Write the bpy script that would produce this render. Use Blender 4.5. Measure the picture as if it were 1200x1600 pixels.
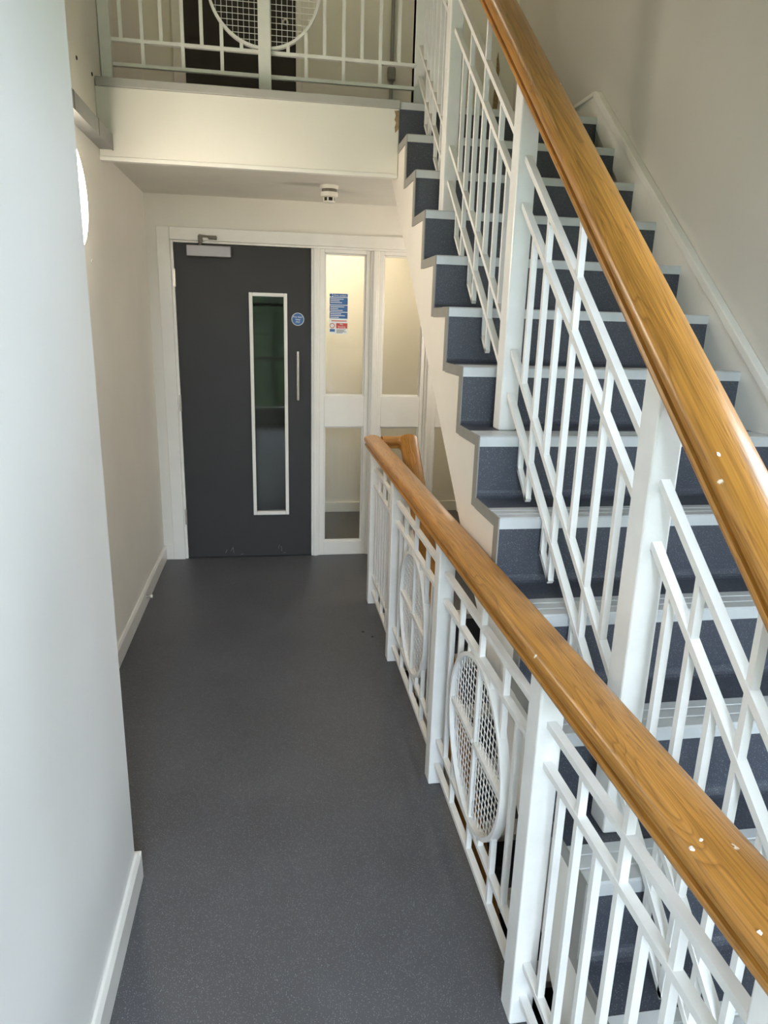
import bpy, math, random
from mathutils import Matrix, Vector
random.seed(7)
scene = bpy.context.scene
for o in list(bpy.data.objects): bpy.data.objects.remove(o)
C = scene.collection

# ------------------------------------------------------------------ camera
F_PX = 1077.0
yaw, pit, rol = 0.1628, 0.2692, -0.0288
cy, sy, cp, sp = math.cos(yaw), math.sin(yaw), math.cos(pit), math.sin(pit)
fw = Vector((sy*cp, cy*cp, -sp)); rt = Vector((cy, -sy, 0)); dn = fw.cross(rt)
c, s = math.cos(rol), math.sin(rol)
r2 = c*rt + s*dn; d2 = -s*rt + c*dn
cam = bpy.data.cameras.new('camera'); camo = bpy.data.objects.new('camera', cam); C.objects.link(camo)
M = Matrix((r2, -d2, -fw)).transposed().to_4x4(); M.translation = Vector((0, 0, 1.6))
camo.matrix_world = M
cam.sensor_fit = 'VERTICAL'; cam.sensor_height = 24.0; cam.lens = 24.0*F_PX/1600.0
cam.clip_start = 0.02
scene.camera = camo

# ------------------------------------------------------------------ world, exposure
w = bpy.data.worlds.new('overcast_sky'); scene.world = w; w.use_nodes = True
bg = w.node_tree.nodes['Background']
bg.inputs['Color'].default_value = (0.73, 0.845, 1.0, 1); bg.inputs['Strength'].default_value = 36.0
scene.view_settings.view_transform = 'Standard'; scene.view_settings.look = 'None'
scene.view_settings.gamma = 1.0; scene.view_settings.use_curve_mapping = False
scene.view_settings.exposure = 0.2

WIN = (-0.36, 1.05, 0.20, 2.60)          # daylight window behind the viewer: x0,x1,z0,z1
YR = -1.7
WIN2 = (0.70, 1.30, 1.60, 2.25)          # added window, out of view in the right wall, brightens the near left wall: y0,y1,z0,z1
pl = bpy.data.lights.new('window_portal', 'AREA'); pl.shape = 'RECTANGLE'
pl.size = WIN[1]-WIN[0]; pl.size_y = WIN[3]-WIN[2]; pl.cycles.is_portal = True
plo = bpy.data.objects.new('window_portal', pl); C.objects.link(plo)
plo.location = ((WIN[0]+WIN[1])/2, YR-0.16, (WIN[2]+WIN[3])/2); plo.rotation_euler = (math.radians(90), 0, 0)
pl2 = bpy.data.lights.new('window_portal', 'AREA'); pl2.shape = 'RECTANGLE'
pl2.size = WIN2[3]-WIN2[2]; pl2.size_y = WIN2[1]-WIN2[0]; pl2.cycles.is_portal = True
plo2 = bpy.data.objects.new('window_portal', pl2); C.objects.link(plo2)
plo2.location = (1.592+0.13, (WIN2[0]+WIN2[1])/2, (WIN2[2]+WIN2[3])/2); plo2.rotation_euler = (0, math.radians(90), 0)

# ------------------------------------------------------------------ materials
def new_mat(name):
    m = bpy.data.materials.new(name); m.use_nodes = True
    return m, m.node_tree.nodes, m.node_tree.links, m.node_tree.nodes['Principled BSDF']
def plain(name, col, rough=0.5, metal=0.0, noise=0.0, nscale=6.0, bump=0.0, bscale=60.0, spec=0.5):
    m, N, L, b = new_mat(name)
    b.inputs['Base Color'].default_value = (*col, 1); b.inputs['Roughness'].default_value = rough
    b.inputs['Metallic'].default_value = metal; b.inputs['Specular IOR Level'].default_value = spec
    tc = N.new('ShaderNodeTexCoord')
    if noise > 0:
        n = N.new('ShaderNodeTexNoise'); n.inputs['Scale'].default_value = nscale; n.inputs['Detail'].default_value = 5
        L.new(tc.outputs['Object'], n.inputs['Vector'])
        r = N.new('ShaderNodeValToRGB'); e = r.color_ramp.elements
        e[0].position = 0.3; e[1].position = 0.7
        e[0].color = (*[v*(1-noise) for v in col], 1); e[1].color = (*[min(1, v*(1+noise*0.5)) for v in col], 1)
        L.new(n.outputs['Fac'], r.inputs['Fac']); L.new(r.outputs['Color'], b.inputs['Base Color'])
    if bump > 0:
        n2 = N.new('ShaderNodeTexNoise'); n2.inputs['Scale'].default_value = bscale; n2.inputs['Detail'].default_value = 3
        L.new(tc.outputs['Object'], n2.inputs['Vector'])
        bp = N.new('ShaderNodeBump'); bp.inputs['Strength'].default_value = bump; bp.inputs['Distance'].default_value = 0.004
        L.new(n2.outputs['Fac'], bp.inputs['Height']); L.new(bp.outputs['Normal'], b.inputs['Normal'])
    return m
def vinyl(name, col, speck, rough=0.42):
    m, N, L, b = new_mat(name)
    tc = N.new('ShaderNodeTexCoord')
    v = N.new('ShaderNodeTexVoronoi'); v.inputs['Scale'].default_value = 560; L.new(tc.outputs['Object'], v.inputs['Vector'])
    sep = N.new('ShaderNodeSeparateColor'); L.new(v.outputs['Color'], sep.inputs['Color'])
    gt = N.new('ShaderNodeMath'); gt.operation = 'GREATER_THAN'; gt.inputs[1].default_value = 0.86; L.new(sep.outputs['Red'], gt.inputs[0])
    near = N.new('ShaderNodeMath'); near.operation = 'LESS_THAN'; near.inputs[1].default_value = 0.33; L.new(v.outputs['Distance'], near.inputs[0])
    mu = N.new('ShaderNodeMath'); mu.operation = 'MULTIPLY'; L.new(gt.outputs[0], mu.inputs[0]); L.new(near.outputs[0], mu.inputs[1])
    n = N.new('ShaderNodeTexNoise'); n.inputs['Scale'].default_value = 2.2; n.inputs['Detail'].default_value = 8; n.inputs['Roughness'].default_value = 0.65
    L.new(tc.outputs['Object'], n.inputs['Vector'])
    r = N.new('ShaderNodeValToRGB'); e = r.color_ramp.elements; e[0].position = 0.35; e[1].position = 0.72
    e[0].color = (*[x*0.88 for x in col], 1); e[1].color = (*[x*1.18 for x in col], 1)
    L.new(n.outputs['Fac'], r.inputs['Fac'])
    # fine scuffs
    mp = N.new('ShaderNodeMapping'); mp.inputs['Scale'].default_value = (9, 2.5, 9); mp.inputs['Rotation'].default_value = (0, 0, 0.5)
    L.new(tc.outputs['Object'], mp.inputs['Vector'])
    n3 = N.new('ShaderNodeTexNoise'); n3.inputs['Scale'].default_value = 2.0; n3.inputs['Detail'].default_value = 10; n3.inputs['Roughness'].default_value = 0.8
    L.new(mp.outputs['Vector'], n3.inputs['Vector'])
    sc = N.new('ShaderNodeMapRange'); sc.inputs['From Min'].default_value = 0.66; sc.inputs['From Max'].default_value = 0.8; sc.inputs['To Max'].default_value = 0.22
    L.new(n3.outputs['Fac'], sc.inputs['Value'])
    mx0 = N.new('ShaderNodeMix'); mx0.data_type = 'RGBA'; L.new(sc.outputs[0], mx0.inputs['Factor']); L.new(r.outputs['Color'], mx0.inputs['A'])
    mx0.inputs['B'].default_value = (0.25, 0.25, 0.25, 1)
    mx = N.new('ShaderNodeMix'); mx.data_type = 'RGBA'; L.new(mu.outputs[0], mx.inputs['Factor']); L.new(mx0.outputs['Result'], mx.inputs['A'])
    mx.inputs['B'].default_value = (*speck, 1); L.new(mx.outputs['Result'], b.inputs['Base Color'])
    rr = N.new('ShaderNodeMapRange'); rr.inputs['To Min'].default_value = rough-0.07; rr.inputs['To Max'].default_value = rough+0.12
    L.new(n.outputs['Fac'], rr.inputs['Value']); L.new(rr.outputs[0], b.inputs['Roughness'])
    n2 = N.new('ShaderNodeTexNoise'); n2.inputs['Scale'].default_value = 180; L.new(tc.outputs['Object'], n2.inputs['Vector'])
    bp = N.new('ShaderNodeBump'); bp.inputs['Strength'].default_value = 0.12; bp.inputs['Distance'].default_value = 0.002
    L.new(n2.outputs['Fac'], bp.inputs['Height']); L.new(bp.outputs['Normal'], b.inputs['Normal'])
    return m
def oak(name):
    m, N, L, b = new_mat(name)
    tc = N.new('ShaderNodeTexCoord')
    mp = N.new('ShaderNodeMapping'); mp.inputs['Scale'].default_value = (22, 1.3, 22); L.new(tc.outputs['Object'], mp.inputs['Vector'])
    n = N.new('ShaderNodeTexNoise'); n.inputs['Scale'].default_value = 1.0; n.inputs['Detail'].default_value = 2; n.inputs['Distortion'].default_value = 0.6
    L.new(mp.outputs['Vector'], n.inputs['Vector'])
    mul = N.new('ShaderNodeMath'); mul.operation = 'MULTIPLY'; mul.inputs[1].default_value = 16.0; L.new(n.outputs['Fac'], mul.inputs[0])
    fr = N.new('ShaderNodeMath'); fr.operation = 'FRACT'; L.new(mul.outputs[0], fr.inputs[0])
    r = N.new('ShaderNodeValToRGB'); e = r.color_ramp.elements
    e[0].position = 0.0; e[0].color = (0.31, 0.128, 0.022, 1); e[1].position = 1.0; e[1].color = (0.41, 0.18, 0.033, 1)
    x = r.color_ramp.elements.new(0.25); x.color = (0.46, 0.205, 0.037, 1)
    x = r.color_ramp.elements.new(0.85); x.color = (0.49, 0.222, 0.042, 1)
    L.new(fr.outputs[0], r.inputs['Fac'])
    mp2 = N.new('ShaderNodeMapping'); mp2.inputs['Scale'].default_value = (260, 6, 260); L.new(tc.outputs['Object'], mp2.inputs['Vector'])
    n2 = N.new('ShaderNodeTexNoise'); n2.inputs['Scale'].default_value = 1.0; n2.inputs['Detail'].default_value = 4; L.new(mp2.outputs['Vector'], n2.inputs['Vector'])
    mr = N.new('ShaderNodeMapRange'); mr.inputs['From Min'].default_value = 0.35; mr.inputs['From Max'].default_value = 0.65
    mr.inputs['To Min'].default_value = 0.72; mr.inputs['To Max'].default_value = 1.12; L.new(n2.outputs['Fac'], mr.inputs['Value'])
    mx = N.new('ShaderNodeMix'); mx.data_type = 'RGBA'; mx.blend_type = 'MULTIPLY'; mx.inputs['Factor'].default_value = 1.0
    L.new(r.outputs['Color'], mx.inputs['A']); L.new(mr.outputs[0], mx.inputs['B'])
    # large tone variation
    n4 = N.new('ShaderNodeTexNoise'); n4.inputs['Scale'].default_value = 3.5; L.new(tc.outputs['Object'], n4.inputs['Vector'])
    mr4 = N.new('ShaderNodeMapRange'); mr4.inputs['To Min'].default_value = 0.8; mr4.inputs['To Max'].default_value = 1.2; L.new(n4.outputs['Fac'], mr4.inputs['Value'])
    mx4 = N.new('ShaderNodeMix'); mx4.data_type = 'RGBA'; mx4.blend_type = 'MULTIPLY'; mx4.inputs['Factor'].default_value = 1.0
    L.new(mx.outputs['Result'], mx4.inputs['A']); L.new(mr4.outputs[0], mx4.inputs['B'])
    # chips in the varnish
    mp3 = N.new('ShaderNodeMapping'); mp3.inputs['Scale'].default_value = (34, 22, 34); L.new(tc.outputs['Object'], mp3.inputs['Vector'])
    n5 = N.new('ShaderNodeTexNoise'); n5.inputs['Scale'].default_value = 1.0; n5.inputs['Detail'].default_value = 6; L.new(mp3.outputs['Vector'], n5.inputs['Vector'])
    ch = N.new('ShaderNodeMapRange'); ch.inputs['From Min'].default_value = 0.735; ch.inputs['From Max'].default_value = 0.765; L.new(n5.outputs['Fac'], ch.inputs['Value'])
    mx5 = N.new('ShaderNodeMix'); mx5.data_type = 'RGBA'; L.new(ch.outputs[0], mx5.inputs['Factor']); L.new(mx4.outputs['Result'], mx5.inputs['A'])
    mx5.inputs['B'].default_value = (0.85, 0.74, 0.58, 1)
    L.new(mx5.outputs['Result'], b.inputs['Base Color'])
    b.inputs['Roughness'].default_value = 0.34
    b.inputs['Coat Weight'].default_value = 0.08; b.inputs['Coat Roughness'].default_value = 0.22
    bp = N.new('ShaderNodeBump'); bp.inputs['Strength'].default_value = 0.15; bp.inputs['Distance'].default_value = 0.001
    L.new(n2.outputs['Fac'], bp.inputs['Height']); L.new(bp.outputs['Normal'], b.inputs['Normal'])
    return m
def glass(name, tint=(0.97, 0.98, 0.97), ior=1.5):
    m = bpy.data.materials.new(name); m.use_nodes = True; N = m.node_tree.nodes; L = m.node_tree.links; N.clear()
    o = N.new('ShaderNodeOutputMaterial'); mix = N.new('ShaderNodeMixShader'); t = N.new('ShaderNodeBsdfTransparent'); g = N.new('ShaderNodeBsdfGlossy')
    fz = N.new('ShaderNodeFresnel'); fz.inputs['IOR'].default_value = ior
    t.inputs['Color'].default_value = (*tint, 1); g.inputs['Roughness'].default_value = 0.02
    L.new(fz.outputs[0], mix.inputs[0]); L.new(t.outputs[0], mix.inputs[1]); L.new(g.outputs[0], mix.inputs[2]); L.new(mix.outputs[0], o.inputs['Surface'])
    return m
def emit(name, col, st):
    m = bpy.data.materials.new(name); m.use_nodes = True; N = m.node_tree.nodes; L = m.node_tree.links; N.clear()
    o = N.new('ShaderNodeOutputMaterial'); e = N.new('ShaderNodeEmission'); e.inputs['Color'].default_value = (*col, 1); e.inputs['Strength'].default_value = st
    L.new(e.outputs[0], o.inputs['Surface']); return m
MT = dict(
    wall=plain('wall_paint', (0.81, 0.78, 0.715), 0.55, noise=0.05, nscale=2.0, bump=0.12, bscale=45),
    pier=plain('pier_paint', (0.82, 0.81, 0.79), 0.5, noise=0.03, nscale=2.0, bump=0.1, bscale=45),
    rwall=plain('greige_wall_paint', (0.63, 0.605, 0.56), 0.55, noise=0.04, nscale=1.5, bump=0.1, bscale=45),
    gloss=plain('gloss_woodwork_paint', (0.83, 0.81, 0.76), 0.28, noise=0.03, nscale=9, bump=0.05, bscale=90),
    metalp=plain('white_metal_paint', (0.86, 0.845, 0.815), 0.33, noise=0.05, nscale=14, bump=0.10, bscale=70),
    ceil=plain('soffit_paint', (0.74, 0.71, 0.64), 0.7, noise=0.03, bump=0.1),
    string=plain('stringer_paint', (0.82, 0.77, 0.69), 0.35, noise=0.04, nscale=5, bump=0.06),
    floor=vinyl('corridor_vinyl', (0.076, 0.078, 0.086), (0.42, 0.43, 0.46), 0.44),
    tread=vinyl('stair_vinyl', (0.052, 0.058, 0.075), (0.30, 0.34, 0.40), 0.42),
    strip=plain('landing_edge_strip_grey', (0.42, 0.41, 0.385), 0.45, noise=0.06, nscale=8),
    alu=plain('nosing_aluminium', (0.60, 0.62, 0.63), 0.38, metal=0.25, noise=0.1, nscale=12),
    trimg=plain('grey_edge_trim', (0.27, 0.26, 0.235), 0.45, noise=0.08, nscale=20),
    trunk=plain('grey_trunking_metal', (0.30, 0.305, 0.29), 0.45, metal=0.2, noise=0.2, nscale=9),
    door=plain('charcoal_door_paint', (0.034, 0.033, 0.033), 0.5, noise=0.08, nscale=5, bump=0.03, spec=0.35),
    doord=plain('dark_door_paint', (0.022, 0.019, 0.016), 0.4, noise=0.1),
    steel=plain('satin_steel', (0.60, 0.57, 0.53), 0.32, metal=0.9, noise=0.05, nscale=30),
    closer=plain('silver_closer_cover', (0.30, 0.29, 0.30), 0.4, metal=0.3, noise=0.04),
    plastic=plain('white_plastic', (0.80, 0.77, 0.70), 0.4, noise=0.03),
    black=plain('black_vent', (0.012, 0.011, 0.010), 0.6, noise=0.1),
    slot=plain('grey_slot_plastic', (0.18, 0.16, 0.13), 0.6, noise=0.2, nscale=80),
    oak=oak('varnished_oak'),
    glass=glass('clear_glass', (0.97, 0.98, 0.97), 1.38), glassd=glass('door_glass', (0.62, 0.62, 0.60), 1.33),
    blue=plain('sign_blue', (0.035, 0.13, 0.36), 0.4, noise=0.1, nscale=40),
    signw=plain('sign_white', (0.80, 0.84, 0.86), 0.4, noise=0.03),
    signr=plain('sign_red', (0.55, 0.06, 0.035), 0.4, noise=0.1, nscale=40),
    signb=plain('sign_black', (0.05, 0.05, 0.05), 0.5, noise=0.1, nscale=40),
    plaster=plain('exposed_brown_plaster', (0.34, 0.24, 0.13), 0.9, noise=0.35, nscale=60, bump=0.6, bscale=120),
    lampw=emit('lit_diffuser', (1.0, 0.88, 0.72), 30.0),
    lampc=emit('lit_ceiling_diffuser', (1.0, 0.84, 0.60), 66.0),
    lampr=emit('lit_wall_diffuser', (1.0, 0.90, 0.76), 25.0),
    lampu=emit('added_landing_diffuser', (1.0, 0.80, 0.58), 36.0),
    hedge=plain('hedge_leaves', (0.03, 0.05, 0.016), 0.8, noise=0.5, nscale=3.0, bump=0.8, bscale=12),
    lawn=plain('lawn_green', (0.16, 0.26, 0.05), 0.9, noise=0.4, nscale=1.5),
)

# ------------------------------------------------------------------ mesh helpers
class MB:
    def __init__(self): self.v = []; self.f = []
    def add(self, vs, fs):
        b = len(self.v); self.v += [tuple(p) for p in vs]; self.f += [tuple(b+i for i in q) for q in fs]; return self
    def box(self, x0, x1, y0, y1, z0, z1):
        vs = [(x0,y0,z0),(x1,y0,z0),(x1,y1,z0),(x0,y1,z0),(x0,y0,z1),(x1,y0,z1),(x1,y1,z1),(x0,y1,z1)]
        return self.add(vs, [(0,3,2,1),(4,5,6,7),(0,1,5,4),(1,2,6,5),(2,3,7,6),(3,0,4,7)])
    def prism(self, pts, a0, a1, axis='x'):
        """polygon extruded along an axis; pts are (y,z) for x, (x,z) for y, (x,y) for z"""
        n = len(pts)
        def mk(p, a):
            return (a, p[0], p[1]) if axis == 'x' else ((p[0], a, p[1]) if axis == 'y' else (p[0], p[1], a))
        vs = [mk(p, a0) for p in pts]+[mk(p, a1) for p in pts]
        fs = [tuple(range(n)), tuple(range(2*n-1, n-1, -1))]+[(i, n+i, n+(i+1) % n, (i+1) % n) for i in range(n)]
        return self.add(vs, fs)
    def lathe(self, prof, center, axis='z', n=32):
        """prof: (radius, height) list"""
        vs = []; fs = []
        for (r, h) in prof:
            for i in range(n):
                a = 2*math.pi*i/n; u, v_ = r*math.cos(a), r*math.sin(a)
                p = (u, v_, h) if axis == 'z' else ((h, u, v_) if axis == 'x' else (u, h, v_))
                vs.append((center[0]+p[0], center[1]+p[1], center[2]+p[2]))
        m = len(prof)
        for j in range(m-1):
            for i in range(n):
                fs.append((j*n+i, j*n+(i+1) % n, (j+1)*n+(i+1) % n, (j+1)*n+i))
        fs.append(tuple(range(n-1, -1, -1))); fs.append(tuple((m-1)*n+i for i in range(n)))
        return self.add(vs, fs)
    def bar(self, p, q, wx, wt):
        """rectangular bar from p to q in a plane of constant x: wx across x, wt across the other way"""
        p, q = Vector(p), Vector(q); d = (q-p).normalized(); u = Vector((1, 0, 0))
        if abs(d.x) > 0.9: u = Vector((0, 1, 0))
        t = d.cross(u).normalized()
        vs = []
        for e in (p, q):
            for a, b_ in ((-1,-1),(1,-1),(1,1),(-1,1)): vs.append(e+u*(a*wx/2)+t*(b_*wt/2))
        return self.add(vs, [(0,3,2,1),(4,5,6,7),(0,1,5,4),(1,2,6,5),(2,3,7,6),(3,0,4,7)])
    def build(self, name, mat, parent=None, bevel=0.0, smooth=False, kind=None, loc=None, rot=None):
        me = bpy.data.meshes.new(name); me.from_pydata(self.v, [], self.f); me.validate(); me.update()
        import bmesh
        bm = bmesh.new(); bm.from_mesh(me); bmesh.ops.recalc_face_normals(bm, faces=bm.faces); bm.to_mesh(me); bm.free()
        me.materials.append(MT[mat])
        if smooth:
            for p in me.polygons: p.use_smooth = True
        o = bpy.data.objects.new(name, me); C.objects.link(o)
        if smooth:
            try: me.set_sharp_from_angle(angle=math.radians(35))
            except Exception: pass
        if bevel:
            bv = o.modifiers.new('bevel', 'BEVEL'); bv.width = bevel; bv.segments = 2; bv.limit_method = 'ANGLE'
        if parent: o.parent = parent
        if kind: o['kind'] = kind
        if loc: o.location = loc
        if rot: o.rotation_euler = rot
        return o
def box(*a): return MB().box(*a)
def tag(o, label, cat, group=None):
    o['label'] = label; o['category'] = cat
    if group: o['group'] = group
    return o
def struct(o, label, cat): o['kind'] = 'structure'; return tag(o, label, cat)
def thing(name, label, cat, kind=None):
    o = bpy.data.objects.new(name, None); C.objects.link(o); o.empty_display_size = 0.1
    if kind: o['kind'] = kind
    return tag(o, label, cat)
def text_part(name, body, size, loc, mat, parent, rot=(math.radians(90), 0, 0), extrude=0.0006):
    cu = bpy.data.curves.new(name, 'FONT'); cu.body = body; cu.size = size; cu.extrude = extrude; cu.align_x = 'CENTER'; cu.align_y = 'CENTER'
    t = bpy.data.objects.new('tmp_text', cu); C.objects.link(t)
    dg = bpy.context.evaluated_depsgraph_get(); me = bpy.data.meshes.new_from_object(t.evaluated_get(dg))
    bpy.data.objects.remove(t); bpy.data.curves.remove(cu)
    me.materials.clear(); me.materials.append(MT[mat])
    o = bpy.data.objects.new(name, me); C.objects.link(o); o.location = loc; o.rotation_euler = rot; o.parent = parent
    return o

# ------------------------------------------------------------------ dimensions of the place
XL = -0.745         # recessed left wall
XP = -0.415         # nearer left wall
XR = 1.592          # right wall
YD = 4.6166         # door and screen plane
YU = 4.92           # back wall of upper landing
YB = 5.765          # wall beyond the screen
ZT = 5.25           # stairwell ceiling
Y0, Z0, G, R = 3.5324, 2.5825, 0.2267, 0.1857
NST = 14
XS = 0.60           # open side of the stairs
XE = 1.572
SL = R/G
def nl(y, low=0.0): return Z0-(Y0-y)*SL-low
ZLOW = Z0
ZB = -ZLOW          # storey below

# ------------------------------------------------------------------ shell
fl = MB().box(XL-0.1, XS-0.005, YR, YB+0.1, -0.25, 0.0)
fl.box(XS-0.005, XR+0.05, YR, 0.90, -0.25, -0.001).box(XS-0.005, XR+0.05, Y0+0.004, YB+0.1, -0.25, 0.0)
struct(fl.build('floor', 'floor'), 'dark grey speckled vinyl floor of the corridor', 'floor')
struct(box(XL-0.1, XR+0.1, YR, YD, ZB-0.1, ZB).build('floor_lower', 'floor'), 'grey vinyl floor of the storey below, seen through the stair void', 'floor')
wl = MB().box(XL-0.12, XL, 1.6, YD+0.12, ZB, ZT).box(XL-0.12, XL, YD+0.12, YU+0.2, 2.3, ZT)
struct(wl.build('wall_left', 'wall'), 'cream painted recessed wall left of the door', 'wall')
wp = MB().box(XL-0.12, XP, YR, 1.745, ZB, ZT)
struct(wp.build('wall_left_near', 'pier', bevel=0.004), 'pale smooth wall end filling the left edge of the view', 'wall')
ya2, yb2_, za2, zb2 = WIN2
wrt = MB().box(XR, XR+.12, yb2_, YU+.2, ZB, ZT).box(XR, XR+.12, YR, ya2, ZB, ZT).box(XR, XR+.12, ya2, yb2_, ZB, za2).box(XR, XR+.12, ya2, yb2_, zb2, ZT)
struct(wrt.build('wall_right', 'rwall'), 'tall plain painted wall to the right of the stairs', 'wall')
wd = MB().box(XL, XR, YD, YD+0.12, 2.118, 2.33)
wd.box(XL, -0.672, YD, YD+0.12, 0, 2.118)
wd.box(XL-0.1, XR, YD, YD+0.12, ZB, -0.25)
struct(wd.build('wall_far', 'wall'), 'cream wall around the charcoal door and glazed screen', 'wall')
# rear wall with daylight window
x0, x1, z0, z1 = WIN
wr = MB().box(XL-0.12, x0, YR-0.15, YR, ZB, ZT).box(x1, XR+0.12, YR-0.15, YR, ZB, ZT).box(x0, x1, YR-0.15, YR, ZB, z0).box(x0, x1, YR-0.15, YR, z1, ZT)
struct(wr.build('wall_rear', 'wall'), 'painted wall with the tall stair window behind the viewer', 'wall')
wn = thing('window_4', 'tall divided stair window behind the viewer', 'window', 'structure')
wf = MB().box(x0, x0+.05, YR-.1, YR-.04, z0, z1).box(x1-.05, x1, YR-.1, YR-.04, z0, z1).box(x0+.05, x1-.05, YR-.1, YR-.04, z0, z0+.05).box(x0+.05, x1-.05, YR-.1, YR-.04, z1-.05, z1)
wf.build('frame', 'gloss', wn)
xm = (x0+x1)/2
box(xm-.03, xm+.03, YR-.1, YR-.04, z0+.05, z1-.05).build('mullion', 'gloss', wn)
zs = [z0+.05]+[z0+(z1-z0)*k/3 for k in (1, 2)]+[z1-.05]
for k in (1, 2):
    for xa, xb in ((x0+.05, xm-.03), (xm+.03, x1-.05)): box(xa, xb, YR-.1, YR-.04, zs[k]-.025, zs[k]+.025).build('transom', 'gloss', wn)
for k in range(3):
    for xa, xb in ((x0+.05, xm-.03), (xm+.03, x1-.05)):
        box(xa, xb, YR-.074, YR-.068, zs[k]+(.025 if k else 0), zs[k+1]-(.025 if k < 2 else 0)).build('pane', 'glass', wn)
w5 = thing('added_window_5', 'added window in the right wall, out of view, lighting the near left wall', 'window', 'structure')  # unseen opening added to let more daylight onto the near left wall
MB().box(XR+.04, XR+.1, ya2, ya2+.05, za2, zb2).box(XR+.04, XR+.1, yb2_-.05, yb2_, za2, zb2).box(XR+.04, XR+.1, ya2+.05, yb2_-.05, za2, za2+.05).box(XR+.04, XR+.1, ya2+.05, yb2_-.05, zb2-.05, zb2).build('frame', 'gloss', w5)
ym = (ya2+yb2_)/2
box(XR+.04, XR+.1, ym-.025, ym+.025, za2+.05, zb2-.05).build('mullion', 'gloss', w5)
for a, b_ in ((ya2+.05, ym-.025), (ym+.025, yb2_-.05)): box(XR+.068, XR+.074, a, b_, za2+.05, zb2-.05).build('pane', 'glass', w5)
struct(box(-40, 40, -60, YR-1.0, ZB-0.2, ZB-0.1).build('ground', 'lawn'), 'green lawn outside the stair window', 'ground')
hg = MB()
for i in range(26):
    hx = -16+i*1.3+random.uniform(-.3, .3); rr_ = random.uniform(1.2, 1.9); hh = random.uniform(1.5, 2.5); zb0 = ZB-.1
    hg.lathe([(rr_*a_*random.uniform(.9, 1.1), zb0+(hh+4.2)*b2) for a_, b2 in ((.8, 0), (1.0, .25), (1.05, .5), (.9, .75), (.55, .93), (.15, 1.0))], (hx, -14+random.uniform(-.6, .6), 0), 'z', 10)
tag(hg.build('hedge', 'hedge', smooth=True, kind='stuff'), 'row of dark green hedge bushes outside the stair window', 'hedge')
struct(box(XL-0.12, XR+0.12, YR-0.15, YU+0.2, ZT, ZT+0.1).build('ceiling', 'ceil'), 'plain ceiling of the stairwell', 'ceiling')
# upper landing slab, lintel
struct(box(XL, XR, Y0+0.03, YU, 2.30, 2.55).build('ceiling_landing', 'ceil'), 'shaded flat soffit under the upper landing', 'ceiling')
struct(box(XL, XR, Y0+0.012, YU, 2.55, Z0).build('floor_landing', 'floor'), 'vinyl floor of the upper landing', 'floor')
lt = thing('wall_lintel', 'cream boxed edge beam of the upper landing', 'beam', 'structure')
box(XL, 0.598, Y0, Y0+0.03, 2.276, 2.553).build('fascia_board', 'wall', lt, bevel=0.002)
box(XL, 0.598, Y0-0.006, Y0+0.03, 2.258, 2.276).build('bottom_bead', 'gloss', lt, bevel=0.002)
box(XL+0.005, 0.60, Y0-0.012, Y0+0.05, 2.553, 2.588).build('edge_strip', 'strip', lt, bevel=0.003)
dp = [(0.575,2.545),(0.597,2.548),(0.597,2.47),(0.582,2.452),(0.578,2.475),(0.584,2.495),(0.576,2.508),(0.582,2.525)]
MB().prism(dp, Y0-0.0015, Y0+0.004, 'y').build('damaged_patch', 'plaster', lt)['label'] = 'brown exposed plaster at the chipped corner'
# upper landing back wall
DU = (-0.50, 0.17)
wu = MB().box(XL-.1, DU[0]-.07, YU, YU+.12, Z0-.3, ZT).box(DU[1]+.035, XR+.1, YU, YU+.12, Z0-.3, ZT).box(DU[0]-.07, DU[1]+.035, YU, YU+.12, Z0+2.07, ZT)
struct(wu.build('wall_upper', 'wall'), 'cream back wall of the upper landing', 'wall')
d2_ = thing('door_2', 'very dark door on the upper landing behind the railing', 'door', 'structure')
box(DU[0], DU[1], YU+.01, YU+.055, Z0+.005, Z0+2.03).build('leaf', 'doord', d2_)
for a, b_ in ((DU[0]-.07, DU[0]), (DU[1], DU[1]+.035)): box(a, b_, YU-.012, YU+.1, Z0, Z0+2.03).build('jamb', 'gloss', d2_, bevel=.003)
box(DU[0]-.07, DU[1]+.035, YU-.012, YU+.1, Z0+2.03, Z0+2.07).build('head', 'gloss', d2_, bevel=.003)
es = MB().lathe([(0.019, 0), (0.019, -.008), (0.013, -.012), (0.013, -.004)], (0.107, YU+.01, 3.356), 'y', 24).build('lock_rose', 'steel', d2_, smooth=True)
MB().lathe([(0.007, 0), (0.007, -.012)], (0.107, YU+.008, 3.356), 'y', 12).build('lock_cylinder', 'black', d2_)
br = thing('wall_bolt_rod', 'dark grey vertical rod with a knuckle on the upper landing wall', 'rod')
MB().lathe([(0.011, Z0+.02), (0.011, Z0+2.2)], (0.772, YU-.018, 0), 'z', 12).build('rod', 'trunk', br, smooth=True)
MB().lathe([(0.012, -.05), (0.026, -.035), (0.028, 0), (0.026, .03), (0.012, .045)], (0.772, YU-.018, 3.12), 'z', 12).build('knuckle', 'trunk', br, smooth=True)
for zz in (Z0+.3, Z0+1.9): box(.755, .789, YU-.012, YU, zz, zz+.03).build('bracket', 'trunk', br)
pw = [(1.455,2.95),(1.485,2.97),(1.490,3.05),(1.478,3.12),(1.486,3.20),(1.470,3.30),(1.462,3.26),(1.466,3.14),(1.456,3.05)]
tag(MB().prism(pw, YU-.003, YU+.004, 'y').build('damaged_plaster', 'plaster'), 'brown damaged plaster streak on the upper landing wall behind the stair railing', 'plaster patch')

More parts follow.
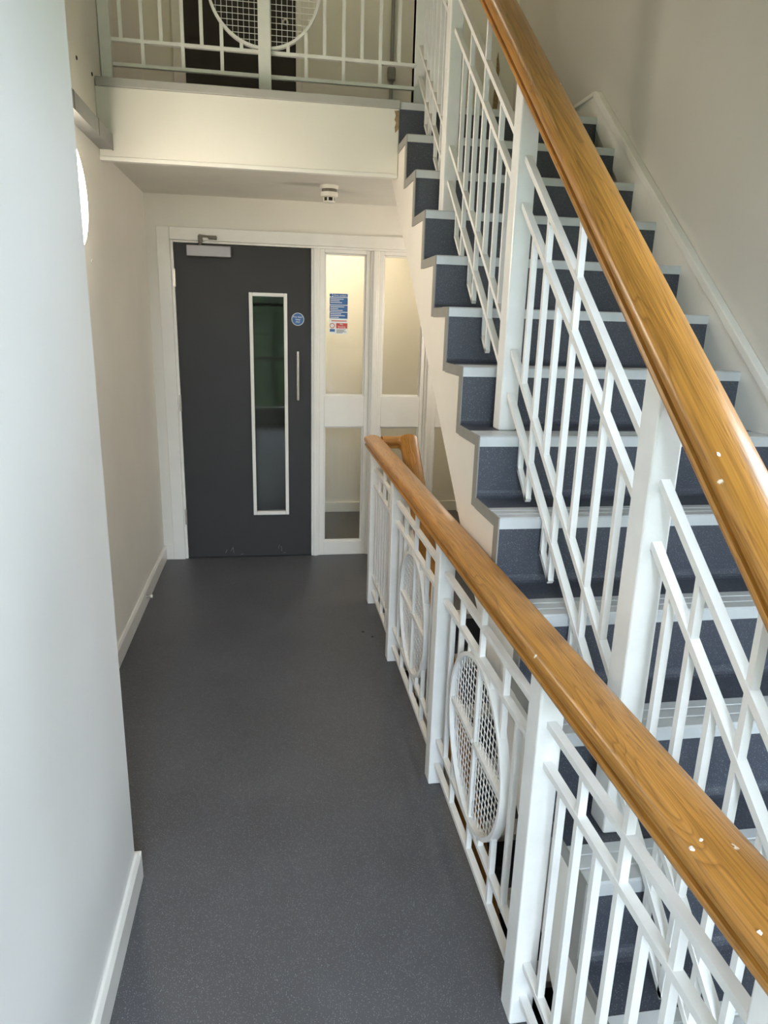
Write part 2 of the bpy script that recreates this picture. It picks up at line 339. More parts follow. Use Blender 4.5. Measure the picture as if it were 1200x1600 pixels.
# lobby beyond the screen
struct(box(XL-.1, XR+.1, YB, YB+.1, 0, 2.5).build('wall_lobby', 'wall'), 'cream wall beyond the glazed screen', 'wall')
struct(box(0.262, 0.292, YD+.12, YB, 0, 2.5).build('added_wall_partition', 'wall'), 'added partition hidden by the mullion, keeping lobby light from behind the door', 'wall')  # unseen divider added so the door pane looks into a dark space
struct(box(XR, XR+.1, YD+.12, YB, 0, 2.5).build('wall_lobby_right', 'wall'), 'side wall of the lobby beyond the screen', 'wall')
struct(box(XL-.1, XL, YD+.12, YB, 0, 2.5).build('wall_lobby_left', 'wall'), 'side wall of the dim passage behind the door', 'wall')
struct(box(XL-.1, XR+.1, YD+.12, YB+.1, 2.45, 2.5).build('ceiling_lobby', 'ceil'), 'ceiling of the lobby beyond the screen', 'ceiling')
struct(box(0.292, XR, YB-.016, YB, 0, .086).build('baseboard_lobby', 'gloss', bevel=.003), 'white skirting along the lobby wall beyond the screen', 'baseboard')
ll = thing('ceiling_lamp', 'lit round ceiling lamp in the lobby beyond the screen', 'lamp')
MB().lathe([(0.13, 0), (0.13, -.03), (0.12, -.035)], (0.62, 5.15, 2.45), 'z', 32).build('base', 'plastic', ll, smooth=True)
MB().lathe([(0.118, -.036), (0.11, -.06), (0.07, -.075)], (0.62, 5.15, 2.45), 'z', 32).build('diffuser', 'lampc', ll, smooth=True)
# upper landing lamp, added out of view to light the landing warmly
lu = thing('ceiling_lamp', 'added round lamp on the ceiling above the upper landing, out of view', 'lamp')
MB().lathe([(0.17, 0), (0.17, -.03), (0.16, -.035)], (0.3, 4.2, ZT), 'z', 32).build('base', 'plastic', lu, smooth=True)
MB().lathe([(0.158, -.036), (0.15, -.06), (0.09, -.08)], (0.3, 4.2, ZT), 'z', 32).build('diffuser', 'lampu', lu, smooth=True)

# ------------------------------------------------------------------ baseboards
bb = MB().prism([(XP, 0), (XP+.016, 0), (XP+.016, .085), (XP+.008, .1), (XP, .1)], YR, 1.745, 'y')
bb.box(XL, XP+.016, 1.745, 1.761, 0, .092)
struct(bb.build('baseboard_left_near', 'gloss', bevel=.002), 'white skirting at the foot of the near left wall', 'baseboard')
struct(MB().prism([(XL, 0), (XL+.016, 0), (XL+.016, .085), (XL+.008, .1), (XL, .1)], 1.761, YD-.001, 'y').build('baseboard_left', 'gloss', bevel=.002), 'white skirting along the recessed left wall', 'baseboard')
struct(box(XL+.016, -.682, YD-.016, YD, 0, .1).build('baseboard_far', 'gloss', bevel=.002), 'short white plinth between left wall and door frame', 'baseboard')
ds = thing('door_stop', 'small metal door stop on the left skirting', 'door stop')
MB().lathe([(.011, 0), (.011, .004), (.006, .006), (.006, .022)], (XL+.016, 3.81, .058), 'x', 14).build('stem', 'steel', ds, smooth=True)
MB().lathe([(.009, .022), (.011, .026), (.009, .034)], (XL+.016, 3.81, .058), 'x', 14).build('buffer', 'plastic', ds, smooth=True)
for (yy, zz, mt, lab) in ((3.24, 2.566, 'black', 'dark screw hole high on the left wall'), (3.49, 2.584, 'black', 'dark screw head beside the landing edge strip'), (3.223, 1.811, 'plastic', 'small pale wall plug below the round wall lamp')):
    pn = thing('wall_screw', lab, 'screw')
    MB().lathe([(.008, 0), (.008, .002), (.005, .004)], (XL, yy, zz), 'x', 12).build('head', mt, pn)
    MB().lathe([(.003, .004), (.003, .0045)], (XL, yy, zz), 'x', 8).build('recess', 'slot', pn)

# ------------------------------------------------------------------ door and screen
arch = thing('trim_1', 'white architrave around the door and screen', 'architrave', 'structure')
box(-.682, -.606, YD-.018, YD+.1, 0, 2.118).build('architrave_leg', 'gloss', arch, bevel=.003)
box(-.606, XR, YD-.018, YD+.1, 2.045, 2.118).build('architrave_head', 'gloss', arch, bevel=.003)
box(-.606, -.588, YD-.004, YD+.1, 0, 2.045).build('door_jamb', 'gloss', arch, bevel=.002)
box(-.588, XR, YD-.004, YD+.1, 2.031, 2.045).build('door_head', 'gloss', arch, bevel=.002)
DX0, DX1, DZ = -.585, .245, 2.028
dr = thing('door_1', 'charcoal grey fire door with tall narrow vision panel', 'door', 'structure')
VX0, VX1, VZ0, VZ1 = -.143, .096, .303, 1.755
lf = MB().box(DX0, VX0, YD+.004, YD+.05, .006, DZ).box(VX1, DX1, YD+.004, YD+.05, .006, DZ).box(VX0, VX1, YD+.004, YD+.05, .006, VZ0).box(VX0, VX1, YD+.004, YD+.05, VZ1, DZ)
lf.build('leaf', 'door', dr)
bw = .022
for a in ((VX0, VX0+bw, VZ0, VZ1), (VX1-bw, VX1, VZ0, VZ1), (VX0+bw, VX1-bw, VZ0, VZ0+bw), (VX0+bw, VX1-bw, VZ1-bw, VZ1)):
    box(a[0], a[1], YD-.008, YD+.05, a[2], a[3]).build('glazing_bead', 'gloss', dr, bevel=.003)
box(VX0+bw, VX1-bw, YD+.022, YD+.028, VZ0+bw, VZ1-bw).build('pane', 'glassd', dr)
hd = MB().lathe([(.0095, 1.09), (.0095, 1.40)], (.160, YD-.045, 0), 'z', 16).build('pull_handle', 'steel', dr, smooth=True)
for zz in (1.10, 1.39): MB().lathe([(.0085, -.045), (.0085, .004)], (.160, YD, zz), 'y', 12).build('handle_post', 'steel', hd, smooth=True)
for zz in (.246, 1.007, 1.773):
    h = box(-.598, -.584, YD-.009, YD+.002, zz, zz+.104).build('hinge', 'steel', dr, bevel=.001)
    MB().lathe([(.006, zz), (.006, zz+.104)], (-.587, YD-.010, 0), 'z', 10).build('knuckle', 'steel', h, smooth=True)
cl = box(-.505, -.243, YD-.052, YD+.003, 1.952, 2.016).build('closer_body', 'closer', dr, bevel=.004)
MB().lathe([(.010, 2.016), (.010, 2.040)], (-.425, YD-.028, 0), 'z', 12).build('closer_spindle', 'slot', cl, smooth=True)
MB().box(-.436, -.412, YD-.04, YD-.016, 2.036, 2.072).add(
    [(-.43, YD-.05, 2.066), (-.34, YD-.06, 2.058), (-.34, YD-.045, 2.058), (-.43, YD-.03, 2.066), (-.43, YD-.05, 2.078), (-.34, YD-.06, 2.068), (-.34, YD-.045, 2.068), (-.43, YD-.03, 2.078)],
    [(0,3,2,1),(4,5,6,7),(0,1,5,4),(1,2,6,5),(2,3,7,6),(3,0,4,7)]).build('closer_arm', 'slot', cl)
box(-.375, -.325, YD-.062, YD-.018, 2.052, 2.072).build('closer_shoe', 'slot', cl, bevel=.003)
sg = MB().lathe([(.040, .004), (.040, .0025)], (.163, YD, 1.600), 'y', 40).build('roundel_sign', 'signw', dr)
sg['label'] = 'round blue fire door keep shut sign'
MB().lathe([(.0365, .004), (.0365, .0018)], (.163, YD, 1.600), 'y', 40).build('sign_face', 'blue', sg)
text_part('lettering', 'Fire door', .0155, (.163, YD+.0012, 1.614), 'signw', sg)
text_part('lettering', 'keep', .0155, (.163, YD+.0012, 1.599), 'signw', sg)
text_part('lettering', 'shut', .0155, (.163, YD+.0012, 1.584), 'signw', sg)

def sidelight(nm, gx0, gx1, mx0, mx1, label):
    """glass gx0..gx1, sash mx0..mx1"""
    t = thing(nm, label, 'window', 'structure')
    for a, b_ in ((mx0, gx0), (gx1, mx1)): box(a, b_, YD+.004, YD+.06, 0, 2.031).build('stile', 'gloss', t, bevel=.003)
    box(gx0, gx1, YD+.004, YD+.06, 2.008, 2.031).build('top_rail', 'gloss', t, bevel=.002)
    box(gx0, gx1, YD+.004, YD+.06, .909, 1.116).build('middle_rail', 'gloss', t, bevel=.003)
    box(gx0, gx1, YD+.004, YD+.06, 0, .098).build('bottom_rail', 'gloss', t, bevel=.003)
    for z0_, z1_ in ((1.116, 2.008), (.098, .909)):
        p = box(gx0, gx1, YD+.036, YD+.042, z0_, z1_).build('pane', 'glass', t)
        bw = .010
        for a in ((gx0, gx0+bw, z0_, z1_), (gx1-bw, gx1, z0_, z1_), (gx0+bw, gx1-bw, z0_, z0_+bw), (gx0+bw, gx1-bw, z1_-bw, z1_)):
            box(a[0], a[1], YD+.020, YD+.036, a[2], a[3]).build('glazing_bead', 'gloss', p, bevel=.002)
    return t
sidelight('window_1', .334, .600, .303, .628, 'glazed sidelight beside the door, with the blue and red notice on it')
sidelight('window_2', .714, .980, .686, .1+.908, 'glazed sidelight between two mullions behind the handrail corner')
sidelight('window_3', 1.094, 1.36, 1.066, 1.388, 'rightmost glazed sidelight mostly hidden by the stair stringer')
mu = thing('trim_2', 'white moulded mullions of the glazed screen', 'mullion', 'structure')
for a, b_ in ((.248, .303), (.628, .686), (1.008, 1.066), (1.388, XR)):
    m_ = box(a, b_, YD-.004, YD+.08, 0, 2.031).build('mullion', 'gloss', mu, bevel=.004)
    mc = (a+b_)/2 if b_-a < .1 else a+.03
    box(mc-.012, mc+.012, YD-.014, YD-.004, 0, 2.031).build('cover_bead', 'gloss', m_, bevel=.004)
# notice on the glass
nt = thing('safety_notice', 'blue fire notice with a red no smoking strip stuck on the sidelight glass', 'notice')
yn = YD+.0345
box(.367, .487, yn, yn+.0012, 1.514, 1.768).build('sheet', 'signw', nt)
box(.390, .486, yn-.0006, yn, 1.746, 1.766).build('header_band', 'blue', nt)
MB().lathe([(.010, 0), (.010, -.0006)], (.378, yn, 1.756), 'y', 20).build('header_icon', 'blue', nt)
text_part('lettering', 'Fire action', .019, (.438, yn-.0008, 1.7555), 'signw', nt)
for k, (a, b_) in enumerate(((1.698, 1.742), (1.654, 1.694), (1.612, 1.650))):
    p = box(.369, .486, yn-.0006, yn, a, b_).build('blue_panel', 'blue', nt)
    for j in range(3):
        zz = b_-.009-j*.011; ln = [.085, .06, .075, .09, .05, .08, .07, .095, .055][k*3+j]
        box(.374, .374+ln, yn-.0010, yn-.0006, zz-.0020, zz+.0020).build('text_line', 'signw', p)
box(.380, .480, yn-.0006, yn, 1.594, 1.600).build('red_caption', 'signr', nt)
rp = box(.412, .486, yn-.0006, yn, 1.550, 1.583).build('red_panel', 'signr', nt)
text_part('lettering', 'No', .016, (.446, yn-.0012, 1.576), 'signw', rp)
text_part('lettering', 'Smoking', .014, (.449, yn-.0012, 1.560), 'signw', rp)
MB().lathe([(.017, 0), (.017, -.0006), (.013, -.0006), (.013, 0)], (.386, yn, 1.566), 'y', 24).build('prohibition_ring', 'signr', nt)
MB().lathe([(.0125, 0), (.0125, -.0009)], (.386, yn, 1.566), 'y', 24).build('prohibition_field', 'signw', nt)
MB().bar((.376, yn-.001, 1.575), (.396, yn-.001, 1.557), .0008, .003).build('prohibition_bar', 'signr', nt)
box(.371, .404, yn-.0006, yn, 1.528, 1.545).build('small_blue_panel', 'blue', nt)
for j in range(4): box(.414, .414+[.06, .05, .065, .04][j], yn-.0006, yn, 1.540-j*.0065, 1.543-j*.0065).build('text_line', 'signb', nt)

# ------------------------------------------------------------------ smoke detector, wall lamp, trunking
sd = thing('smoke_detector', 'white round smoke detector on the soffit above the screen', 'smoke detector')
sx, sy_ = .316, 4.06
MB().lathe([(.050, 2.30), (.050, 2.288), (.046, 2.282)], (sx, sy_, 0), 'z', 32).build('base', 'plastic', sd, smooth=True)
MB().lathe([(.040, 2.282), (.040, 2.266)], (sx, sy_, 0), 'z', 32).build('label_ring', 'slot', sd, smooth=True)
MB().lathe([(.046, 2.266), (.047, 2.252), (.044, 2.244), (.034, 2.240)], (sx, sy_, 0), 'z', 32).build('body', 'plastic', sd, smooth=True)
MB().lathe([(.028, 2.240), (.028, 2.222)], (sx, sy_, 0), 'z', 24).build('chamber', 'black', sd, smooth=True)
for k in range(6):
    a = 2*math.pi*k/6+.2
    MB().lathe([(.004, 2.240), (.004, 2.222)], (sx+.030*math.cos(a), sy_+.030*math.sin(a), 0), 'z', 6).build('chamber_rib', 'plastic', sd)
MB().lathe([(.033, 2.222), (.031, 2.216), (.024, 2.214)], (sx, sy_, 0), 'z', 32).build('cap', 'plastic', sd, smooth=True)
wlp = thing('wall_lamp', 'lit white round wall lamp on the recessed left wall', 'lamp')
MB().lathe([(.225, 0), (.225, .02), (.212, .024)], (XL, 2.785, 2.005), 'x', 48).build('backplate', 'plastic', wlp, smooth=True)
MB().lathe([(.210, .022), (.205, .045), (.18, .062), (.12, .072)], (XL, 2.785, 2.005), 'x', 48).build('diffuser', 'lampw', wlp, smooth=True)
wl2 = thing('wall_lamp', 'lit round wall lamp under the upper landing, hidden behind the stairs', 'lamp')
MB().lathe([(.18, 0), (.18, -.02), (.17, -.024)], (XR, 4.12, 1.72), 'x', 40).build('backplate', 'plastic', wl2, smooth=True)
MB().lathe([(.168, -.022), (.165, -.045), (.145, -.065), (.09, -.078)], (XR, 4.12, 1.72), 'x', 40).build('diffuser', 'lampr', wl2, smooth=True)
tk = thing('cable_trunking', 'grey metal cable trunking high on the left wall ending at the landing edge', 'trunking')
box(XL, XL+.056, 1.75, Y0-.001, 2.303, 2.362).build('channel', 'trunk', tk, bevel=.002)
box(XL+.056, XL+.060, 1.75, Y0-.002, 2.300, 2.364).build('cover', 'trunk', tk, bevel=.001)
for yy in (3.27, 2.9, 2.5, 2.1): box(XL+.060, XL+.0612, yy-.004, yy+.004, 2.300, 2.364).build('cover_joint', 'slot', tk)

# ------------------------------------------------------------------ staircases
def staircase(nm, label, dz, first):
    """flight with its top nosing at (Y0, Z0-dz)"""
    t = thing(nm, label, 'staircase')
    zt = Z0-dz
    yk = [Y0-k*G for k in range(NST+1)]; zk = [zt-k*R for k in range(NST+1)]
    zfl = 0.0 if dz == 0 else ZB
    off = .445
    # solid flight: sawtooth above, sloping soffit below
    pts = []
    for k in range(NST):
        if k > 0: pts.append((yk[k-1]+.004, zk[k]-.003))
        pts.append((yk[k]+.004, zk[k]-.003))
    pts.append((yk[NST-1]+.004, zfl))
    ys = Y0-(zt-off-zfl)/SL
    pts.append((ys, zfl))
    ye = Y0+.20 if dz == 0 else Y0+.004
    pts.append((ye, zt-off+(ye-Y0)*SL))
    if dz == 0: pts += [(ye, 2.299), (Y0+.029, 2.299), (Y0+.029, zk[0]-.04), (Y0+.004, zk[0]-.04)]
    else: pts += [(ye, zk[0]-.003)]
    MB().prism(pts, XS, XE, 'x').build('flight_body', 'string', t)
    for k in range(NST):
        # riser sheet with a coved foot
        zb_ = zk[k+1] if k < NST-1 else zfl
        rr = .022
        pr = [(yk[k]+.0045, zk[k]-.028), (yk[k], zk[k]-.028), (yk[k], zb_+rr)]
        for i in range(1, 5):
            a = math.pi/2*i/4
            pr.append((yk[k]-rr*(1-math.cos(a)), zb_+rr*(1-math.sin(a))+.0005))
        pr += [(yk[k]-rr, zb_-.002), (yk[k]+.0045, zb_-.002)]
        MB().prism(pr, XS+.001, XE, 'x').build('riser', 'tread', t)
        # tread sheet
        if k > 0:
            box(XS+.001, XE, yk[k]+.098, yk[k-1]-.0215, zk[k]-.003, zk[k]).build('tread', 'tread', t)
        # ribbed aluminium nosing
        d = .100 if k > 0 else .05
        pn = [(yk[k]-.004, zk[k]-.030), (yk[k]-.004, zk[k]-.002), (yk[k], zk[k]+.002), (yk[k]+.030, zk[k]+.002), (yk[k]+.032, zk[k]+.0003), (yk[k]+.036, zk[k]+.0003), (yk[k]+.038, zk[k]+.002)]
        if k > 0: pn += [(yk[k]+.066, zk[k]+.002), (yk[k]+.068, zk[k]+.0003), (yk[k]+.072, zk[k]+.0003), (yk[k]+.074, zk[k]+.002)]
        pn += [(yk[k]+d, zk[k]+.002), (yk[k]+d, zk[k]-.004), (yk[k]+.0045, zk[k]-.004), (yk[k]+.0045, zk[k]-.030)]
        MB().prism(pn, XS-.0005 if k else XS, XE, 'x').build('nosing', 'alu', t)
        # edge trim on the open side
        if k > 0:
            L_ = [(yk[k]-.003, zk[k]+.001), (yk[k]-.003, zb_-.030 if k < NST-1 else zb_), (yk[k]+.036, zb_-.030 if k < NST-1 else zb_), (yk[k]+.036, zk[k]-.032), (yk[k-1]-.003, zk[k]-.032), (yk[k-1]-.003, zk[k]+.001)]
            MB().prism(L_, XS-.004, XS, 'x').build('edge_trim', 'trimg', t)
        else:
            MB().prism([(yk[0]+.001, 2.553), (yk[0]+.001, zk[1]-.03), (yk[0]+.004, zk[1]-.03), (yk[0]+.004, 2.553)] if dz == 0 else [(yk[0]-.003, zk[0]), (yk[0]-.003, zk[1]), (yk[0]+.003, zk[1]), (yk[0]+.003, zk[0])], XS-.004, XS, 'x').build('edge_trim', 'trimg', t)
    return t, yk, zk
up, YK, ZK = staircase('staircase', 'flight of dark blue-grey vinyl stairs rising to the upper landing', 0.0, True)
dnst, YKd, ZKd = staircase('staircase', 'dim lower flight of stairs descending under the main flight', ZLOW, False)

# wall string (skirting) on the right wall
st = thing('baseboard_right', 'white sloping stair skirting with a bead on the right wall', 'baseboard', 'structure')
yb_ = .50
MB().prism([(yb_, 0), (yb_, nl(yb_)+.058+.02), (Y0+.02, nl(Y0+.02)+.058), (Y0+.03, Z0+.105), (YU, Z0+.105), (YU, Z0-.02), (Y0+.03, Z0-.02), (.95, .005), (.9, 0)], XE-.001, XR, 'x').build('string_board', 'gloss', st)
MB().prism([(yb_, nl(yb_)+.058), (Y0+.03, nl(Y0+.03)+.058), (Y0+.05, Z0+.105), (Y0+.05, Z0+.125), (Y0+.018, Z0+.118), (yb_, nl(yb_)+.082)], XE-.012, XR, 'x').build('sloping_bead', 'gloss', st, bevel=.003)
box(XE-.012, XR, Y0+.05, YU, Z0+.105, Z0+.125).build('level_bead', 'gloss', st, bevel=.003)
std = thing('baseboard_lower', 'white sloping skirting beside the lower flight', 'baseboard', 'structure')
MB().prism([(.6, ZB), (.6, nl(.6)-ZLOW+.07), (Y0, .07), (Y0, -.24), (1.0, ZB)], XE-.001, XR, 'x').build('string_board', 'gloss', std)

# ------------------------------------------------------------------ balustrades
PW, PD = .056, .065
HPL = [(-.036, 0), (-.042, .002), (-.044, .008), (-.042, .014), (-.036, .016), (-.032, .018), (-.032, .023), (-.038, .026), (-.046, .028), (-.0475, .034), (-.0475, .044), (-.044, .050), (-.036, .055), (-.022, .060), (-.008, .0625)]
HP = HPL+[(-a, b) for a, b in reversed(HPL)]
def handrail(parent, p, q, name='handrail'):
    """moulded oak rail from p to q (bottom centre line), its length along local y; ends cut plumb when in a yz plane"""
    p, q = Vector(p), Vector(q); d = q-p
    ang = math.atan2(d.z, math.hypot(d.x, d.y)); hz = math.atan2(-d.x, d.y); ln = d.length
    m = MB(); n = len(HP); vs = []
    for e in (0, 1):
        for (x, z) in HP:
            vs.append((x, e*ln+z*math.tan(ang), z))
    fs = [tuple(range(n)), tuple(range(2*n-1, n-1, -1))]+[(i, n+i, n+(i+1) % n, (i+1) % n) for i in range(n)]
    m.add(vs, fs)
    return m.build(name, 'oak', parent, smooth=True, loc=p, rot=(ang, 0, hz))
def post(parent, x, y, z0_, z1_, slope=0.0):
    """flat section post; front face at y; top cut on the slope"""
    m = MB(); a = x-PW/2; b_ = x+PW/2
    m.prism([(y, z0_), (y+PD, z0_), (y+PD, z1_+PD*slope), (y, z1_)], a, b_, 'x')
    return m.build('post', 'metalp', parent, bevel=.005)
BW = .0155
def clip_ring(y, z0_, z1_, ring):
    """pieces of a vertical bar at y outside the ring"""
    if not ring: return [(z0_, z1_)]
    cy_, cz_, ro = ring; dy = abs(y-cy_)
    if dy >= ro: return [(z0_, z1_)]
    h = math.sqrt(ro*ro-dy*dy); out = []
    if z1_ > cz_+h+.004: out.append((cz_+h-.004, z1_))
    if z0_ < cz_-h-.004: out.append((z0_, cz_-h+.004))
    return out
def ring_mesh(parent, x, cy_, cz_, ro, axis='x', vb=True):
    """flat bar ring with weld mesh and crossing bars, in a plane of constant x (or y)"""
    n = 56; m = MB(); vs = []; fs = []
    sw = (lambda a, b_, cc: (x+cc, a, b_)) if axis == 'x' else (lambda a, b_, cc: (a, x+cc, b_))
    ri = ro-.012
    for i in range(n):
        a = 2*math.pi*i/n
        for rr, cc in ((ro, -.013), (ro, .013), (ri, .013), (ri, -.013)):
            vs.append(sw(cy_+rr*math.cos(a), cz_+rr*math.sin(a), cc))
    for i in range(n):
        j = (i+1) % n
        for k in range(4): fs.append((4*i+k, 4*j+k, 4*j+(k+1) % 4, 4*i+(k+1) % 4))
    m.add(vs, fs); ring = m.build('ring', 'metalp', parent, smooth=True)
    g = MB(); pitch = .0248; t = .0010; k = -int(ri/pitch)
    while k*pitch < ri:
        u = k*pitch+.006
        if abs(u) < ri:
            h = math.sqrt(ri*ri-u*u)
            if axis == 'x':
                g.box(x-t, x+t, cy_+u-t, cy_+u+t, cz_-h, cz_+h); g.box(x+t, x+3*t, cy_-h, cy_+h, cz_+u-t, cz_+u+t)
            else:
                g.box(cy_+u-t, cy_+u+t, x-t, x+t, cz_-h, cz_+h); g.box(cy_-h, cy_+h, x+t, x+3*t, cz_+u-t, cz_+u+t)
        k += 1
    g.build('wire_mesh', 'metalp', ring, kind='stuff')
    return ring

def bay(parent, x, ya, yb, base, slope, hand, tops, ring=None, cen=None, pitch=None, hang=False, floor_hang=None):
    """one panel between posts: ya (near) < yb (far); tops r1..r4 heights above base line base(y)"""
    r1, r2_, r3, r4 = tops
    wz = .015
    for r in tops:
        MB().bar((x, ya, base(ya)+r), (x, yb, base(yb)+r), .019, wz).build('rail', 'metalp', parent)
    cen = cen if cen is not None else (ya+yb)/2
    pitch = pitch if pitch else (yb-ya)/8.05
    ys = [cen+(3-j)*pitch for j in range(7)]
    low = {}
    if hang:                                   # one hanging loop in front of each nosing
        for k in range(NST):
            yn_ = Y0-k*G
            if not ya+.05 < yn_ < yb-.03: continue
            cand = [j for j in range(7) if .06 < yn_-ys[j] < .16 and j not in low]
            if cand:
                j = min(cand, key=lambda q: abs(yn_-ys[q]-.10)); low[j] = yn_-.022
    for j in range(7):
        y = ys[j]; b0 = base(y)
        top = hand if j == 3 else (r1 if j in (1, 5) else r2_)
        bot = r4 if j in (1, 3, 5) else r3
        if j in low: bot = -.085
        segs = [(b0+bot, b0+top)] if ring and j == 3 else clip_ring(y, b0+bot, b0+top, ring)
        for (za, zb_) in segs:
            MB().box(x-BW/2, x+BW/2, y-BW/2+.001, y+BW/2-.001, za, zb_).build('baluster', 'metalp', parent)
        if j in low:
            yl = low[j]
            MB().box(x-BW/2, x+BW/2, yl-BW/2+.002, yl+BW/2-.002, base(yl)-.080, base(yl)+r4).build('hanger', 'metalp', parent)
            MB().bar((x, yl+BW/2-.002, base(yl+BW/2)-.078), (x, y-BW/2+.001, base(y-BW/2)-.078), BW, .013).build('hanger_link', 'metalp', parent)
    if ring:
        rg = ring_mesh(parent, x, ring[0], ring[1], ring[2])
        for s_ in (-1, 1):
            ya_, yb2 = (ring[0]-ring[2]+.01, ring[0]-BW/2) if s_ < 0 else (ring[0]+BW/2, ring[0]+ring[2]-.01)
            MB().box(x-.010, x+.010, ya_, yb2, ring[1]-.008, ring[1]+.008).build('cross_bar', 'metalp', rg)

PY = [.475, 1.185, 2.073, 3.004, 3.72]         # post fronts along the void
XB = .558
lb = thing('balustrade', 'white metal balustrade with mesh circles and oak handrail along the corridor edge', 'balustrade')
HZ = .925
for y in PY: post(lb, XB, y, 0, HZ+.002)
TOPS = (.807, .712, .178, .080)
flat = lambda y: 0.0
RC = ((TOPS[1]-.009)+(TOPS[2]+.009))/2; RR = ((TOPS[1]-.009)-(TOPS[2]+.009))/2
bay(lb, XB, PY[0]+PD, PY[1], flat, 0, HZ, TOPS)
bay(lb, XB, PY[1]+PD, PY[2], flat, 0, HZ, TOPS, ring=((PY[1]+PD+PY[2])/2, RC, RR))
bay(lb, XB, PY[2]+PD, PY[3], flat, 0, HZ, TOPS, ring=((PY[2]+PD+PY[3])/2, RC, RR))
bay(lb, XB, PY[3]+PD, PY[4], flat, 0, HZ, TOPS)
XH = .547
handrail(lb, (XH, .43, HZ), (XH, 3.80, HZ))
handrail(lb, (XH+.047, 3.755, HZ), (.722+.046, 3.755, HZ), 'handrail_return')
bpy.data.objects['handrail_return'].rotation_euler = (0, 0, -math.pi/2)

XSB = .722
def slope_balustrade(nm, label, dz, py, zpost, hang, top_y, bot_y):
    t = thing(nm, label, 'balustrade')
    base = lambda y: nl(y)-dz
    hb = .855
    for y, zz in zip(py, zpost): post(t, XSB, y, zz, base(y)+hb+.004, SL)
    tp = (.682, .560, .150, .020)
    sp = [(.850, .080), (1.635, .104), (2.530, .101), (3.335, .083)]
    for i in range(len(py)-1):
        c_, p_ = sp[i]
        bay(t, XSB, py[i]+PD, py[i+1], base, SL, hb, tp, cen=c_, pitch=p_, hang=hang)
    handrail(t, (XSB, bot_y, base(bot_y)+hb), (XSB, top_y, base(top_y)+hb))
    return t
PS = [.475, 1.165, 2.060, 2.985, 3.70]
sb = slope_balustrade('balustrade', 'white lattice balustrade with sloping oak handrail up the main stairs', 0.0, PS, [0.0, ZK[11]+.0, ZK[7], ZK[3], Z0], True, 3.70, .40)
# lower flight: rail begins at the corridor handrail corner
sbd = thing('balustrade', 'sloping oak handrail and white bars beside the lower flight', 'balustrade')
based = lambda y: nl(y)-ZLOW
hb = .855
for y, zz in zip(PS, [ZB, ZKd[11], ZKd[7], ZKd[3]]): post(sbd, XSB, y, zz, based(y)+hb+.004, SL)
for i in range(4):
    c_, p_ = [(.850, .080), (1.635, .104), (2.530, .101), (3.335, .075)][i]
    yt = PS[i+1] if i < 3 else 3.60
    bay(sbd, XSB, PS[i]+PD, yt, based, SL, hb, (.682, .560, .150, .020), cen=c_, pitch=p_, hang=True)
post(sbd, XSB, 3.60, 0, HZ)
handrail(sbd, (XSB, .40, based(.40)+hb), (XSB, 3.635, based(3.635)+hb))
handrail(sbd, (XSB, 3.62, HZ), (XSB, 3.80, HZ), 'handrail_end')

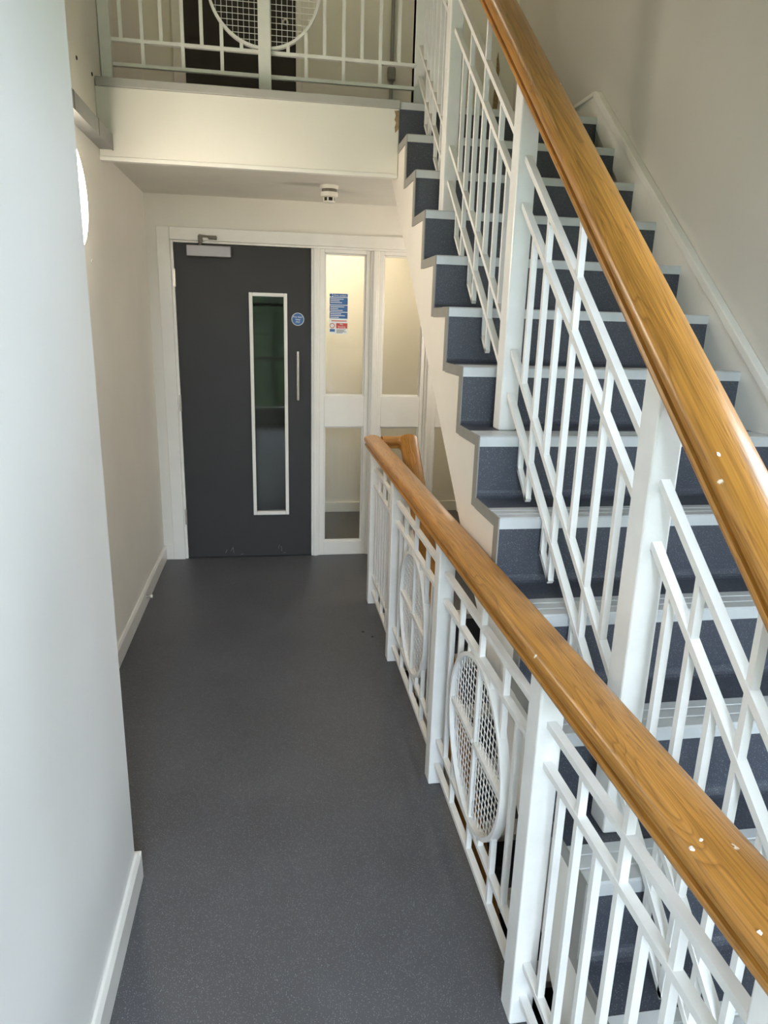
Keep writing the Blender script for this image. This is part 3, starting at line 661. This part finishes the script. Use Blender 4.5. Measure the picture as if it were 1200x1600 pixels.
# upper landing balustrade across the void
ub = thing('balustrade', 'white railing with a mesh circle along the upper landing edge', 'balustrade')
YBU = 3.70; ZU = 2.61
def upost(x, wdt): return box(x-wdt/2, x+wdt/2, YBU-.032, YBU+.032, Z0, ZU+HZ).build('post', 'metalp', ub, bevel=.005)
upost(-.718, .05); upost(-.016, .058)
post(ub, XSB, YBU-.001, Z0, ZU+HZ)
for (a, b_) in ((-.693, -.045), (.013, XSB-PW/2)):
    for r in TOPS: MB().bar((a, YBU, ZU+r), (b_, YBU, ZU+r), .019, .015).build('rail', 'metalp', ub)
xs_l = [-.652, -.560, -.477, -.384, -.299, -.210, -.121]
xs_r = [.092, .175, .261, .351, .438, .526, .616]
for lst, inv in ((xs_l, False), (xs_r, True)):
    for j, x in enumerate(lst):
        if not inv: top, bot = ((TOPS[0], TOPS[3]) if j % 2 else (TOPS[1], TOPS[2]))
        else: top, bot = ((TOPS[0], TOPS[3]) if j % 2 else (TOPS[1], TOPS[2]))
        for (za, zb_) in clip_ring(x, ZU+bot, ZU+top, (-.016, ZU+RC, RR)):
            MB().box(x-BW/2, x+BW/2, YBU-BW/2, YBU+BW/2, za, zb_).build('baluster', 'metalp', ub)
ring_mesh(ub, YBU, -.016, ZU+RC, RR, 'y')
handrail(ub, (-.74, YBU, ZU+HZ), (XSB, YBU, ZU+HZ))

# ------------------------------------------------------------------ small marks and crumbs
def fleck(parent, name, p, a, b, h, mat, slope=0.0):
    """small irregular lump of paint or grit"""
    m = MB(); n = 9; vs = []
    for sc, zz in ((1.0, 0.0), (.7, h)):
        for i in range(n):
            t = 2*math.pi*i/n; k = sc*(.75+.35*random.random()); dy = b*math.sin(t)*k
            vs.append((p[0]+a*math.cos(t)*k, p[1]+dy, p[2]+zz+dy*slope))
    fs = [tuple(range(n-1, -1, -1)), tuple(range(n, 2*n))]+[(i, (i+1) % n, n+(i+1) % n, n+i) for i in range(n)]
    return m.add(vs, fs).build(name, mat, parent)
for p, a, b in (((.508, .646, HZ+.0525), .0045, .0055), ((.523, .652, HZ+.0585), .0035, .003), ((.511, .505, HZ+.054), .003, .005), ((.509, .522, HZ+.053), .004, .004), ((.589, 1.575, HZ+.0475), .003, .016)):
    fleck(lb, 'paint_fleck', p, a, b, .0015, 'plastic')
for yy, xo in ((.971, -.034), (1.90, -.012)):
    fleck(sb, 'paint_fleck', (XSB+xo, yy, nl(yy)+.855+.058/math.cos(math.atan(SL))), .0035, .004, .0012, 'plastic', SL)
for (xx, yy, lab) in ((.455, 3.35, 'dark crumb on the floor nearer the middle of the corridor'), (.497, 3.285, 'dark crumb on the floor nearer the balustrade foot')):
    o = fleck(None, 'floor_crumb', (xx, yy, 0.0), .009, .006, .003, 'black'); tag(o, lab, 'crumb', 'crumbs on the corridor floor')
# white scuffs at the foot of the door
for k in range(7):
    xx = [-.34, -.305, -.285, -.24, .02, .045, .055][k]; zz = [.03, .045, .03, .018, .055, .035, .022][k]
    MB().bar((xx, YD+.0036, zz), (xx+[.012, .018, -.004, .02, .008, -.006, .016][k], YD+.0036, zz+[.03, .028, .04, .004, .03, .04, .006][k]), .0016, .0009).build('scuff_mark', 'closer', dr)
